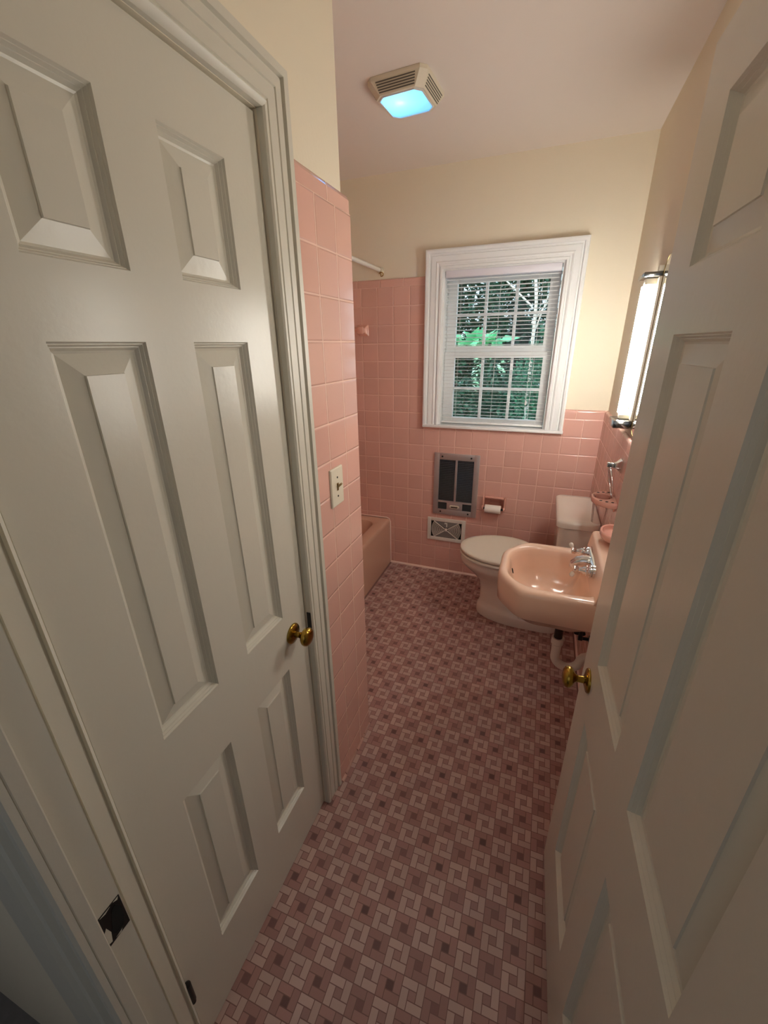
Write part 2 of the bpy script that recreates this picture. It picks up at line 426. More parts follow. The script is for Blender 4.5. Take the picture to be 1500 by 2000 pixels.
# ------------------------------------------------------------------ entry jamb (trim_2)
b = MB()
b.box(XJ-.0195, XJ, YH+.0, YE-.0003, 0, 2.055); b.box(XJ, XJ+.013, YH, -2.573, 0, 2.055, .002)
b.box(XJR, XJR+.0195, YH, YE-.0008, 0, 2.055); b.box(XJR-.010, XJR, YH, -2.577, 0, 2.055)
b.box(XJ-.0195, XJR+.0195, YH, YE-.0008, 2.055, 2.06)
# hall side casing with a moulded face
prh = [(0, 0), (0, .008), (.004, .012), (.014, .012), (.020, .003), (.034, .003), (.040, .014), (.048, .016), (.056, .014), (.062, .004), (.082, .004), (.090, .014), (.150, .016), (.150, 0)]
for sgn, x0 in ((-1, XJ+.013), (1, XJR-.010)):
    b.rings([[(x0+sgn*w, YH-d-.0003, z) for w, d in prh] for z in (0, 2.2)], True, True, True)
trim2 = struct(b.obj('trim_2', M_paint), 'white jamb and casing of the entry doorway at the lower left', 'door jamb')
b = MB(); b.box(XJ+.0002, XJ+.0016, -2.571, -2.537, .765, .835)
sp_ = b.obj('strike_plate', M_black, trim2); sp_['label'] = 'paint-chipped dark metal strike plate'
b = MB(); b.prism([(-2.562, .783), (-2.558, .776), (-2.546, .774), (-2.541, .79), (-2.54, .812), (-2.546, .828), (-2.553, .822), (-2.558, .80)], 'x', XJ+.0016, XJ+.0021)
b.obj('latch_hole', M_dark, sp_)
b = MB()
for q in ([(-2.570, .772), (-2.5655, .770), (-2.5625, .789), (-2.566, .806), (-2.570, .80)], [(-2.568, .834), (-2.560, .831), (-2.552, .834)], [(-2.547, .8345), (-2.541, .830), (-2.539, .8345)], [(-2.5595, .768), (-2.552, .766), (-2.549, .770)]):
    b.prism(q, 'x', XJ+.0016, XJ+.0020)
b.obj('paint_chip', M_paint, sp_)

# ------------------------------------------------------------------ window
b = MB()
PW = [(0, 0), (0, .018), (.006, .020), (.013, .020), (.016, .013), (.024, .013), (.027, .018), (.034, .021), (.040, .018), (.066, .021), (.069, .015), (.077, .015), (.081, .027), (.092, .030), (.100, .028), (.102, .025), (.102, 0)]
def wpath(w, d):
    y = -d - .0002
    return [(WX0-w, y, 1.108), (WX0-w, y, WZ1+w), (WX1+w, y, WZ1+w), (WX1+w, y, 1.108)]
P4 = [wpath(w, d-.0) for w, d in PW]
P4[0] = wpath(0, -.018); P4[-1] = wpath(.102, -.0176)
b.rings([[p[k] for p in P4] for k in range(4)], True, True, True)
win = struct(b.obj('window_1', M_trimw, None, 25), 'white double-hung window with moulded casing in the back wall', 'window')
MB().box(WX0-.100, WX1+.106, -.036, .06, 1.090, 1.1075, .004).obj('sill', M_trimw, win, 40)
b = MB(); b.box(WX0-.001, WX0+.012, .0, .15, 1.1078, WZ1); b.box(WX1-.012, WX1+.001, .0, .15, 1.1078, WZ1); b.box(WX0+.012, WX1-.012, .0, .15, WZ1-.012, WZ1+.0005); b.box(WX0, WX1, .06, .16, 1.085, 1.1078)
b.obj('jamb', M_trimw, win)
def sash(name, y0, y1, gx0, gx1, gz0, gz1, ox0, ox1, oz0, oz1):
    b = MB(); b.box(ox0, gx0, y0, y1, oz0, oz1, .002); b.box(gx1, ox1, y0, y1, oz0, oz1, .002)
    b.box(gx0, gx1, y0, y1, oz0, gz0, .002); b.box(gx0, gx1, y0, y1, gz1, oz1, .002)
    w = .0085
    for k in (1, 2):
        x = gx0+(gx1-gx0)*k/3; b.box(x-w, x+w, y0+.003, y1-.003, gz0, gz1, .002)
    z = (gz0+gz1)/2; b.box(gx0, gx1, y0+.004, y1-.004, z-w, z+w, .002)
    s = b.obj(name, M_trimw, win)
    ym = (y0+y1)/2
    MB().box(gx0, gx1, ym-.0015, ym+.0015, gz0, gz1).obj('glass_pane', M_glass, s)
sash('lower_sash', .060, .090, .612, 1.143, 1.150, 1.521, .546, 1.189, 1.108, 1.558)
sash('upper_sash', .095, .125, .604, 1.133, 1.592, 1.948, .546, 1.189, 1.553, 2.0)

# ------------------------------------------------------------------ blind
bl = empty('window_blind', (.868, .03, 2.0), 'white horizontal slat mini blind lowered inside the window', 'blind')
MB().box(.549, 1.186, -.012, .046, 1.966, 2.003, .003).obj('headrail', M_rail, bl, 40)
b = MB(); z = 1.958
while z > 1.142:
    n = 6; R = []
    for k in range(n+1):
        t = k/n-.5; R.append((t*.024, .0022*(1-4*t*t)-.05*t*.024*2))
    top_ = [(.026+y, z+h) for y, h in R]; bot_ = [(.026+y, z+h-.0005) for y, h in reversed(R)]
    b.prism(top_+bot_, 'x', .550, 1.186); z -= .0212
b.obj('slats', M_slat, bl, 60)
MB().box(.550, 1.186, .014, .038, 1.118, 1.130, .003).obj('bottom_rail', M_slat, bl, 40)
b = MB()
for x in (.640, .868, 1.095):
    for y in (.0135, .0385): b.tube([(x, y, 1.13), (x, y, 1.972)], .0006, 5)
b.obj('ladder_cord', M_slat, bl)
b = MB(); b.tube([(1.075, .002, 1.28), (1.075, .004, 1.98)], .0012, 6); b.lathe((1.075, .002, 1.28), (0, 0, -1), [(0, .002), (.006, .005), (.028, .006), (.03, .003)], 10)
b.obj('pull_cord', M_slat, bl)

# ------------------------------------------------------------------ bathtub
tb = MB()
X0, X1, Y0, Y1, ZT = -.568, .186, YW+.003, -.003, .378
def lay(r, z, ins): return [(x, y, z) for x, y in rrect(X0+ins, X1-ins, Y0+ins, Y1-ins, r, 8)]
tb.rings([lay(.004, 0.001, 0), lay(.004, ZT-.03, 0), lay(.006, ZT-.012, .002), lay(.012, ZT-.003, .008), lay(.02, ZT, .018), lay(.06, ZT, .075), lay(.075, ZT-.006, .086),
          lay(.09, ZT-.05, .10), lay(.11, ZT-.2, .13), lay(.13, .10, .16), lay(.12, .085, .2)], True, True, True)
tub = tag(tb.obj('bathtub', M_tub, None, 40), 'pink enamelled bathtub behind the tiled wing', 'bathtub')
b = MB(); b.tube([(-.5, -.003, ZT+.001), (.16, -.003, ZT+.001), (.178, -.003, ZT-.006), (.187, -.003, ZT-.03), (.189, -.003, .002)], .0045, 8)
b.obj('caulk_line', M_caulk, tub, 60)

# shower curtain rod
rod = empty('shower_curtain_rod', (.132, -.75, 2.035), 'white shower curtain rod high over the bathtub edge', 'curtain rod')
MB().tube([(.132, YW-.015, 2.035), (.132, -.045, 2.035), (.132, -.004, 2.035)], .0115, 20).obj('rod', M_white, rod, 40)
b = MB(); b.lathe((.132, .0175, 2.035), (0, -1, 0), [(0, .021), (.004, .021), (.006, .017), (.03, .0165), (.034, .0155)], 24)
b.obj('end_bracket', M_offw, rod, 40)
b = MB(); b.tube([(.145, -.022, 2.018)] + [(.148+.014*math.sin(a), -.024, 2.008-.012*math.cos(a)) for a in [k*PI/5 for k in range(8)]], .0028, 8)
b.obj('hook', M_brass, rod, 60)

# pink ceramic towel bar post
pst = empty('towel_bar', (.013, 0, 1.695), 'pink ceramic towel bar post on the tile above the bathtub', 'towel bar')
def post(x):
    b = MB()
    sq = lambda h, y, r: [(x+p, y, 1.695+q) for p, q in rrect(-h, h, -h, h, r, 4)]
    b.rings([sq(.034, -.0002, .004), sq(.034, -.006, .004), sq(.026, -.012, .006), sq(.017, -.022, .006), sq(.0135, -.034, .006), sq(.017, -.044, .007), sq(.022, -.052, .008), sq(.023, -.066, .008), sq(.019, -.074, .008), sq(.010, -.077, .006)], True, True, True)
    return b.obj('post', M_ceramic, pst, 35)
post(.013); post(-.50)
MB().tube([(-.495, -.060, 1.695), (.008, -.060, 1.695)], .008, 14).obj('bar', M_ceramic, pst, 40)

# ------------------------------------------------------------------ wall heater
ht = empty('wall_heater', (.672, 0, .69), 'stainless wall heater with black louvers below the window', 'wall heater')
hx0, hx1, hz0, hz1 = .519, .828, .467, .915
b = MB(); y0, y1 = -.014, -.0003
def fr(x0, x1, z0, z1): b.box(x0, x1, y0, y1, z0, z1, .002)
cx = (hx0+hx1)/2
fr(hx0, hx0+.036, hz0, hz1); fr(hx1-.036, hx1, hz0, hz1); fr(hx0+.036, hx1-.036, hz1-.044, hz1); fr(hx0+.036, hx1-.036, hz0, hz0+.040)
fr(cx-.007, cx+.007, hz0+.105, hz1-.044); fr(hx0+.036, hx1-.036, hz0+.092, hz0+.105); fr(cx-.055, cx+.055, hz0+.040, hz0+.092)
b.obj('frame', M_steel, ht, 40)
MB().box(hx0+.034, hx1-.034, -.003, -.0005, hz0+.038, hz1-.042).obj('back_plate', M_dark, ht)
b = MB()
def louv(xa, xb, za, zb, n):
    for k in range(n):
        z = za+(zb-za)*(k+.5)/n
        b.prism([(-.0115, z-.004), (-.0105, z-.0045), (-.0035, z+.0035), (-.0045, z+.004)], 'x', xa, xb)
louv(hx0+.037, cx-.008, hz0+.106, hz1-.045, 24); louv(cx+.008, hx1-.037, hz0+.106, hz1-.045, 24)
louv(hx0+.037, cx-.056, hz0+.041, hz0+.091, 5); louv(cx+.056, hx1-.037, hz0+.041, hz0+.091, 5)
b.obj('louver', M_louv, ht)
for x in (hx0+.056, hx1-.056):
    for z in (hz0+.022, hz1-.022):
        MB().lathe((x, -.0141, z), (0, -1, 0), [(0, .0065), (.002, .006), (.0035, .003)], 14).obj('screw', M_black, ht, 40)
b = MB(); b.rings([[(cx+p*1.0, -.0142, hz0+.066+q) for p, q in rrect(-.034, .034, -.011, .011, .0105, 6)], [(cx+p*.95, -.019, hz0+.066+q*.9) for p, q in rrect(-.034, .034, -.011, .011, .0105, 6)]], True, True, True)
dl = b.obj('thermostat_slot', M_offw, ht, 40)
b = MB(); b.rings([[(cx+p, -.0191, hz0+.064+q) for p, q in rrect(-.024, .024, -.0045, .0045, .004, 4)], [(cx+p, -.0195, hz0+.064+q) for p, q in rrect(-.024, .024, -.0045, .0045, .004, 4)]], True, True, True)
b.obj('dial', M_pipe, dl)

# ------------------------------------------------------------------ wall vent register
vx0, vx1, vz0, vz1 = .482, .760, .253, .432
vt = empty('air_vent', ((vx0+vx1)/2, 0, (vz0+vz1)/2), 'white metal air vent with curved grille low on the back wall', 'air vent')
b = MB(); m_ = .026
for (xa, xb, za, zb) in ((vx0, vx0+m_, vz0, vz1), (vx1-m_, vx1, vz0, vz1), (vx0+m_, vx1-m_, vz0, vz0+m_), (vx0+m_, vx1-m_, vz1-m_, vz1)):
    b.box(xa, xb, -.010, -.0003, za, zb, .0025)
b.obj('frame', M_vent, vt, 40)
MB().box(vx0+m_-.002, vx1-m_+.002, -.002, -.0005, vz0+m_-.002, vz1-m_+.002).obj('back_plate', M_dark, vt)
gx0, gx1, gz0, gz1 = vx0+m_, vx1-m_, vz0+m_, vz1-m_; gcx, gcz = (gx0+gx1)/2, (gz0+gz1)/2
b = MB()
ang = math.atan2(gz1-gz0, (gx1-gx0)*.86)
for sgn in (-1, 1):
    r = .020
    while r < .112:
        pts = []
        for k in range(13):
            a = -ang+2*ang*k/12
            x, z = gcx+sgn*r*math.cos(a), gcz+r*math.sin(a)
            if gz0+.001 < z < gz1-.001 and gx0 < x < gx1: pts.append((x, -.0065, z))
        if len(pts) > 1: b.tube(pts, .0020, 5)
        r += .0078
for s1 in (-1, 1):
    ex = gcx+s1*(gx1-gx0)*.5*.80
    b.tube([(gcx, -.008, gcz), (ex, -.008, gz1)], .0028, 6); b.tube([(gcx, -.008, gcz), (ex, -.008, gz0)], .0028, 6)
b.lathe((gcx, -.004, gcz), (0, -1, 0), [(0, .011), (.006, .010), (.007, .004)], 16)
b.obj('grille', M_vent, vt, 50)
b = MB()
for s1 in (-1, 1):
    w = (gx1-gx0)*.5*.76; zt = gcz+s1*(gz1-gz0)/2; q = [(gcx, gcz+s1*.008), (gcx-w, zt), (gcx+w, zt)]
    b.prism(q, 'y', -.0045, -.0025)
b.obj('damper_plate', M_grey, vt)
b = MB(); b.box(gcx-.012, gcx+.008, -.014, -.0046, gz1-.016, gz1-.008, .001); b.box(gcx+.001, gcx+.008, -.016, -.0046, gz1-.036, gz1-.010, .001)
b.obj('lever', M_vent, vt)

# ------------------------------------------------------------------ toilet paper holder and roll
tx0, tx1, tz0, tz1 = .866, 1.022, .540, .640
tp = empty('paper_holder', ((tx0+tx1)/2, 0, .59), 'pink ceramic recessed toilet paper holder in the back wall', 'paper holder')
b = MB()
for (xa, xb, za, zb) in ((tx0, tx0+.014, tz0, tz1), (tx1-.014, tx1, tz0, tz1), (tx0+.014, tx1-.014, tz1-.013, tz1), (tx0+.014, tx1-.014, tz0, tz0+.010)):
    b.box(xa, xb, -.026, -.0003, za, zb, .006)
for x in (tx0+.007, tx1-.007): b.lathe((x-.006, -.036, .562), (1, 0, 0), [(0, .014), (.012, .014)], 16); b.box(x-.006, x+.006, -.036, -.004, .549, .575, .003)
b.obj('frame', M_ceramic, tp, 40)
b = MB(); e = .0006
A = [(RX0+e, RZ0+e), (RX1-e, RZ0+e), (RX1-e, RZ1-e), (RX0+e, RZ1-e)]
b.rings([[(x, -.002, z) for x, z in A], [(x, .060, z) for x, z in A], [(x+(.03 if x < .9 else -.03), .075, z+(.02 if z < .6 else -.02)) for x, z in A]], True, False, True)
b.obj('recess', M_ceramic, tp)
MB().lathe((tx0+.012, -.036, .560), (1, 0, 0), [(0, .008), (.132, .008)], 14).obj('roller', M_black, tp, 40)
b = MB()
b.lathe((.889, -.039, .560), (1, 0, 0), [(0, .0105), (0, .027), (.0015, .028), (.1035, .028), (.105, .027), (.105, .0105)], 32, False, False)
rl = tag(b.obj('toilet_paper_roll', M_paper, None, 40), 'white toilet paper roll on the pink wall holder', 'toilet paper')
b = MB(); b.tube([(.890, -.039, .560), (.993, -.039, .560)], .0104, 14); b.obj('core', mat('cardboard', srgb(170, 140, 110), .9), rl, 40)

# ------------------------------------------------------------------ toilet
TY = -.405
tl = empty('toilet', (1.15, TY, 0), 'white porcelain toilet with closed lid against the right wall', 'toilet')
def egg(xf, xb, hw, z, n=48, e=1.0, yc=TY, xm=None, pb=2.4, pf=2.0):
    xm = xm if xm is not None else xf+(xb-xf)*.56
    P = []
    for k in range(n):
        a = 2*PI*k/n; cs, sn = math.cos(a), math.sin(a)
        p = pb if cs > 0 else pf
        L_ = (xb-xm) if cs > 0 else (xm-xf)
        P.append((xm+L_*math.copysign(abs(cs)**(2/p), cs), yc+hw*math.copysign(abs(sn)**(2/p), sn), z))
    return P
b = MB()
b.rings([egg(.925, 1.42, .128, .001, pb=5), egg(.923, 1.42, .130, .012, pb=5), egg(.925, 1.418, .128, .050, pb=5), egg(.930, 1.41, .122, .066, pb=5), egg(.937, 1.39, .108, .076, pb=4), egg(.941, 1.36, .101, .10, pb=3.5),
         egg(.940, 1.36, .100, .18, pb=3.5), egg(.925, 1.37, .105, .235, pb=3.2), egg(.880, 1.38, .132, .285, pb=3), egg(.838, 1.39, .160, .322, pb=3), egg(.814, 1.40, .176, .346, pb=3), egg(.806, 1.40, .183, .362, pb=3), egg(.804, 1.40, .185, .380, pb=3), egg(.805, 1.40, .184, .394, pb=3), egg(.809, 1.40, .180, .399, pb=3), egg(.82, 1.39, .170, .402, pb=3)], True, True, True)
b.box(1.30, 1.512, TY-.14, TY+.14, .30, .402, .02, 3)
b.obj('bowl', M_porc, tl, 50)
for s in (-1, 1):
    MB().lathe((1.20, TY+s*.117, .066), (0, 0, 1), [(0, .013), (.006, .012), (.012, .008), (.014, .001)], 14).obj('bolt_cap', M_porc, tl, 40)
b = MB()
b.rings([egg(.812, 1.232, .178, .4065), egg(.804, 1.236, .185, .4095), egg(.800, 1.238, .189, .4130), egg(.800, 1.238, .189, .4220), egg(.803, 1.236, .186, .4250), egg(.815, 1.232, .176, .4265)], True, True, True)
b.obj('seat', M_seat, tl, 50)
b = MB()
b.rings([egg(.815, 1.236, .176, .4325), egg(.804, 1.242, .185, .4350), egg(.800, 1.245, .189, .4385), egg(.800, 1.245, .189, .4500), egg(.804, 1.24, .186, .4545), egg(.83, 1.22, .165, .4575), egg(.95, 1.12, .06, .459)], True, True, True)
for s in (-1, 1): b.box(1.235, 1.275, TY+s*.07-.02, TY+s*.07+.02, .4035, .446, .005)
b.obj('seat_lid', M_seat, tl, 50)
b = MB()
tr = lambda x0, x1, h, z, r=.035: [(x, y, z) for x, y in rrect(x0, x1, TY-h, TY+h, r, 6)]
b.rings([tr(1.345, 1.512, .185, .404), tr(1.340, 1.513, .190, .43), tr(1.332, 1.514, .203, .60), tr(1.328, 1.515, .210, .722)], True, True, True)
b.obj('tank', M_porc, tl, 40)
b = MB()
b.rings([tr(1.320, 1.517, .217, .7235, .03), tr(1.315, 1.518, .222, .728, .034), tr(1.314, 1.518, .223, .752, .036), tr(1.318, 1.517, .219, .760, .034), tr(1.328, 1.512, .209, .7645, .03), tr(1.36, 1.50, .17, .766, .03)], True, True, True)
b.obj('tank_lid', M_porc, tl, 40)

# ------------------------------------------------------------------ sink
SY = -1.150
sk = empty('sink', (1.52, SY, .77), 'peach pink wall-hung sink with chamfered front corners beside the toilet', 'sink')
def poly_ray(poly, cx, cy, n=96):
    out = []
    for k in range(n):
        a = 2*PI*(k+.5)/n; dx, dy = math.cos(a), math.sin(a); best = None
        for i in range(len(poly)):
            (xa, ya), (xb, yb) = poly[i], poly[(i+1) % len(poly)]
            ex, ey = xb-xa, yb-ya; den = dx*ey-dy*ex
            if abs(den) < 1e-12: continue
            t = ((xa-cx)*ey-(ya-cy)*ex)/den; s = ((xa-cx)*dy-(ya-cy)*dx)/den
            if t > 0 and -1e-9 <= s <= 1+1e-9 and (best is None or t < best): best = t
        out.append((cx+dx*best, cy+dy*best))
    return out
def chaikin(p, n=2):
    for _ in range(n):
        q = []
        for i in range(len(p)):
            a, b2 = p[i], p[(i+1) % len(p)]
            q += [(a[0]*.75+b2[0]*.25, a[1]*.75+b2[1]*.25), (a[0]*.25+b2[0]*.75, a[1]*.25+b2[1]*.75)]
        p = q
    return p
def inset_chain(poly_o, n):
    """points kept close to corners: rounds only lightly"""
    out = []
    for i in range(len(poly_o)):
        p0, p, p2 = (Vector(poly_o[i-1]), Vector(poly_o[i]), Vector(poly_o[(i+1) % len(poly_o)]))
        r = n[i] if isinstance(n, (list, tuple)) else n
        a = p+(p0-p).normalized()*r; e = p+(p2-p).normalized()*r
        for k in range(7):
            t = k/6; q = a*(1-t)**2+p*2*t*(1-t)+e*t*t; out.append((q.x, q.y))
    return out
hw = .222
outer = [(1.518, SY-hw), (1.518, SY+hw), (1.178, SY+hw), (1.088, SY+hw-.118), (1.088, SY-hw+.118), (1.178, SY-hw)]
outer = inset_chain(outer, [.004, .004, .038, .034, .034, .038])
inner = [(1.424, SY-.172), (1.424, SY+.172), (1.20, SY+.178), (1.122, SY+.098), (1.122, SY-.098), (1.20, SY-.178)]
inner = inset_chain(inner, [.03, .03, .06, .055, .055, .06])
ccx, ccy = 1.29, SY
po, pi_ = poly_ray(outer, ccx, ccy), poly_ray(inner, ccx, ccy)
def sc(P, z, ins):
    out = []
    for x, y in P:
        d = math.hypot(x-ccx, y-ccy); k = (d-ins)/d; out.append((ccx+(x-ccx)*k, ccy+(y-ccy)*k, z))
    return out
def wl(P):   # keep the wall side on the wall
    return [(min(x, 1.519), y, z) for x, y, z in P]
b = MB()
b.rings([sc(pi_, .560, .13), sc(pi_, .575, .05), sc(po, .640, .045), sc(po, .646, .014), sc(po, .653, .005), sc(po, .70, .001), sc(po, .748, 0), sc(po, .760, .003), sc(po, .768, .010), sc(po, .770, .020),
         sc(pi_, .770, -.010), sc(pi_, .766, -.003), sc(pi_, .756, .003), sc(pi_, .735, .008), sc(pi_, .68, .020), sc(pi_, .635, .045), sc(pi_, .615, .085), sc(pi_, .610, .115), sc(pi_, .608, .135)], True, True, True)
b.obj('basin', M_sink, sk, 60)
b = MB()
pf = [(1.519, .700), (1.519, .858), (1.515, .862), (1.452, .862), (1.443, .859), (1.438, .852), (1.426, .775), (1.420, .762), (1.420, .700)]
b.rings([[(x, y, z) for x, z in pf] for y in (SY-hw+.004, SY+hw-.004)], True, True, True)
b.obj('backsplash', M_sink, sk, 40, bevel=.010)
b = MB(); b.lathe((1.1385, SY+.01, .722), (1, .0, .28), [(0, .0), (.0005, .012), (.0035, .012)], 20, sy=.45)
b.obj('overflow_hole', M_dark, sk)
b = MB(); b.lathe((1.30, SY, .6085), (0, 0, 1), [(0, .022), (.003, .021), (.004, .014), (.002, .010)], 24)
b.obj('drain', M_chrome, sk, 40)
# faucet
FX = 1.4285
fc = MB()
fc.rings([[(FX, SY+.012+p, .815+q) for p, q in rrect(-.104, .104, -.026, .026, .025, 6)], [(FX-.008, SY+.012+p, .815+q) for p, q in rrect(-.104, .104, -.026, .026, .025, 6)], [(FX-.013, SY+.012+p*.95, .8155+q*.82) for p, q in rrect(-.104, .104, -.026, .026, .025, 6)]], True, True, True)
fa = fc.obj('faucet', M_chrome, sk, 40)
for s in (-1, 1):
    y = SY+.012+s*.080; b = MB()
    b.lathe((FX-.012, y, .815), (-1, 0, 0), [(0, .026), (.004, .026), (.006, .020), (.010, .020), (.012, .022), (.016, .022), (.018, .016), (.026, .015), (.029, .011), (.042, .0095), (.045, .013), (.058, .013), (.061, .006)], 24)
    d = Vector((-.45, .25, .86) if s > 0 else (-.40, -.15, -.9)).normalized()
    o = Vector((FX-.064, y, .815))
    b.tube([o-d*.008, o, o+d*.014], [.0085, .0085, .006], 12)
    hd = b.obj('handle', M_chrome, fa, 50)
    b = MB(); b.lathe(o+d*.013, d, [(0, .005), (.004, .0078), (.014, .0088), (.019, .0065), (.0215, .001)], 14); b.obj('lever_tip', M_porc, hd, 50)
b = MB()
b.tube([(FX-.006, SY+.008, .818), (FX-.034, SY+.008, .818), (FX-.052, SY+.008, .812), (FX-.064, SY+.008, .800), (FX-.066, SY+.008, .786)], [.022, .021, .019, .0165, .015], 20)
b.obj('spout', M_chrome, fa, 60)
# drain pipe and trap under the sink
dp = empty('drain_pipe', (1.36, -1.16, .45), 'dark sink drain tube with white trap under the sink', 'drain pipe')
b = MB(); b.lathe((1.352, -1.165, .5585), (0, 0, -1), [(0, .021), (.045, .021), (.046, .017), (.113, .017), (.114, .021), (.1335, .021)], 24)
b.obj('tailpiece', M_pipe, dp, 40)
b = MB(); arc = [(1.352, -1.165, .455), (1.352, -1.165, .36)] + [(1.352+.05-.05*math.cos(a), -1.160+.0, .36-.05*math.sin(a)) for a in [k*PI/10 for k in range(1, 10)]] + [(1.452, -1.16, .36), (1.462, -1.158, .375), (1.48, -1.155, .382), (1.517, -1.15, .382)]
b.tube(arc, .0185, 18); b.lathe((1.352, -1.165, .458), (0, 0, -1), [(0, .024), (.03, .024)], 20); b.obj('trap', M_trap, dp, 60)
# shut-off valve
vv = empty('shutoff_valve', (1.50, -.857, .27), 'small dark water shutoff valve on the wall below the sink', 'valve')
b = MB(); b.lathe((1.519, -.90, .285), (-1, 0, 0), [(0, .020), (.003, .020), (.005, .008), (.030, .008), (.032, .013), (.05, .013), (.052, .006)], 18)
b.tube([(1.478, -.90, .285), (1.478, -.90, .33)], .008, 12); b.tube([(1.478, -.90, .33), (1.474, -.95, .46), (1.468, -1.05, .60)], .004, 8)
b.obj('body', M_black, vv, 50)
b = MB(); b.tube([(1.478, -.865, .285), (1.478, -.9, .285)], .005, 8)
b.rings([[(1.478+p*1, -.865, .285+q) for p, q in rrect(-.026, .026, -.011, .011, .010, 5)], [(1.478+p, -.857, .285+q) for p, q in rrect(-.026, .026, -.011, .011, .010, 5)]], True, True, True)
b.obj('handle', M_black, vv, 40)

# ------------------------------------------------------------------ toothbrush holder, cup, soap dish, towel ring
HY, HZ = -.800, .972
hold = empty('toothbrush_holder', (XR, HY, HZ), 'pink ceramic toothbrush and tumbler holder on the right wall below the towel ring', 'toothbrush holder')
def half(cx0, a, bq, z, cy, n=28, back=XR-.0004):
    P = []
    for k in range(n+1):
        t = -PI/2+PI*k/n
        P.append((back-a*math.cos(t)**.8 if math.cos(t) > 1e-9 else back, cy+bq*math.sin(t), z))
    return P
b = MB()
cyl = [(XR-.050+.036*math.cos(2*PI*k/48), HY+.036*math.sin(2*PI*k/48)) for k in range(48)]
plate = []
for k in range(48):
    a = 2*PI*k/48; dx, dy = math.cos(a), math.sin(a); ox, oy = XR-.050, HY
    # plate outline: wall line at XR and an ellipse bulge
    best = 9
    if dx > 1e-6: best = (XR-.0004-ox)/dx
    A, B2 = .094, .094
    qa = (dx/A)**2+(dy/B2)**2; qb = 2*((ox-XR)*dx/A**2); qc = ((ox-XR)/A)**2-1
    t = (-qb+math.sqrt(qb*qb-4*qa*qc))/(2*qa); best = min(best, t)
    plate.append((ox+dx*best, oy+dy*best))
def toC(P, f, z): return [((XR-.050)+(x-(XR-.050))*f, HY+(y-HY)*f, z) for x, y in P]
b.rings([toC(plate, .9, HZ-.024), toC(plate, .98, HZ-.021), toC(plate, 1, HZ-.014), toC(plate, 1, HZ-.003), toC(plate, .97, HZ), [(x, y, HZ) for x, y in cyl], [(x, y, HZ-.024) for x, y in cyl], toC(plate, .9, HZ-.024)], True)
b.obj('plate', M_ceramic, hold, 50)
for s in (-1, 1):
    for k in range(3):
        x = XR-.018-.022*k; y = HY+s*(.069-.0035*k*k)
        MB().lathe((x, y, HZ-.0002), (0, 0, 1), [(0, .0068), (.0006, .0068)], 14, sy=.85).obj('brush_hole', M_dark, hold)
b = MB(); b.box(XR-.006, XR-.0005, HY-.045, HY+.045, HZ-.05, HZ-.02, .004); b.obj('wall_plate', M_ceramic, hold, 40)
cup = MB(); n = 48
def flu(r, z): return [(XR-.050+(r+(.0008 if k % 4 < 2 else -.0008))*math.cos(2*PI*k/n), HY+(r+(.0008 if k % 4 < 2 else -.0008))*math.sin(2*PI*k/n), z) for k in range(n)]
cup.rings([flu(.0372, HZ+.007), flu(.0350, HZ+.003), flu(.0335, HZ-.03), flu(.0265, HZ-.120), flu(.0245, HZ-.123), flu(.0320, HZ-.03), flu(.0335, HZ+.007)], True, False, False)
cup.rings([flu(.0245, HZ-.123), flu(.001, HZ-.123)], True)
tag(cup.obj('tumbler', M_cup, None, 60), 'clear fluted plastic tumbler hanging in the toothbrush holder', 'tumbler')
DZ, DY = .905, -1.045
b = MB(); sd = empty('soap_dish', (XR, DY, DZ), 'pink ceramic soap dish on the right wall above the sink ledge', 'soap dish')
def dish(f, z):
    P = []
    for k in range(49):
        t = -PI/2+PI*k/48; P.append((XR-.0004-.072*f*max(0, math.cos(t))**.75, DY+.078*f*math.sin(t), z))
    return P
b.rings([dish(.80, DZ-.022), dish(.93, DZ-.016), dish(1, DZ-.004), dish(1, DZ+.006), dish(.96, DZ+.010), dish(.88, DZ+.008), dish(.84, DZ-.004), dish(.74, DZ-.009), dish(.02, DZ-.009)], True, True, True)
b.obj('dish', M_ceramic, sd, 50)
b = MB(); b.box(XR-.007, XR-.0005, DY-.079, DY+.079, DZ-.03, DZ+.03, .003); b.obj('wall_plate', M_ceramic, sd, 40)
tr_ = empty('towel_ring', (XR, -.800, 1.117), 'chrome towel ring on the right wall below the mirror light', 'towel ring')
b = MB()
sq = lambda x, h, r: [(x, -.800+p, 1.117+q) for p, q in rrect(-h, h, -h, h, r, 5)]
b.rings([sq(XR-.0003, .027, .004), sq(XR-.006, .027, .004), sq(XR-.010, .023, .004), sq(XR-.022, .013, .004), sq(XR-.034, .0105, .004), sq(XR-.054, .0115, .005), sq(XR-.058, .009, .005)], True, True, True)
b.obj('mount', M_chrome, tr_, 40)
b = MB(); rp = []
for k in range(48):
    a = 2*PI*k/48; q = .058*math.sin(a); h = .064*math.cos(a)
    rp.append((XR-.044+(.030*(1-math.cos(a))/2), -.800+q, 1.106-.064+h))
b.tube(rp, .0045, 10, closed=True); b.obj('ring', M_chrome, tr_, 60)

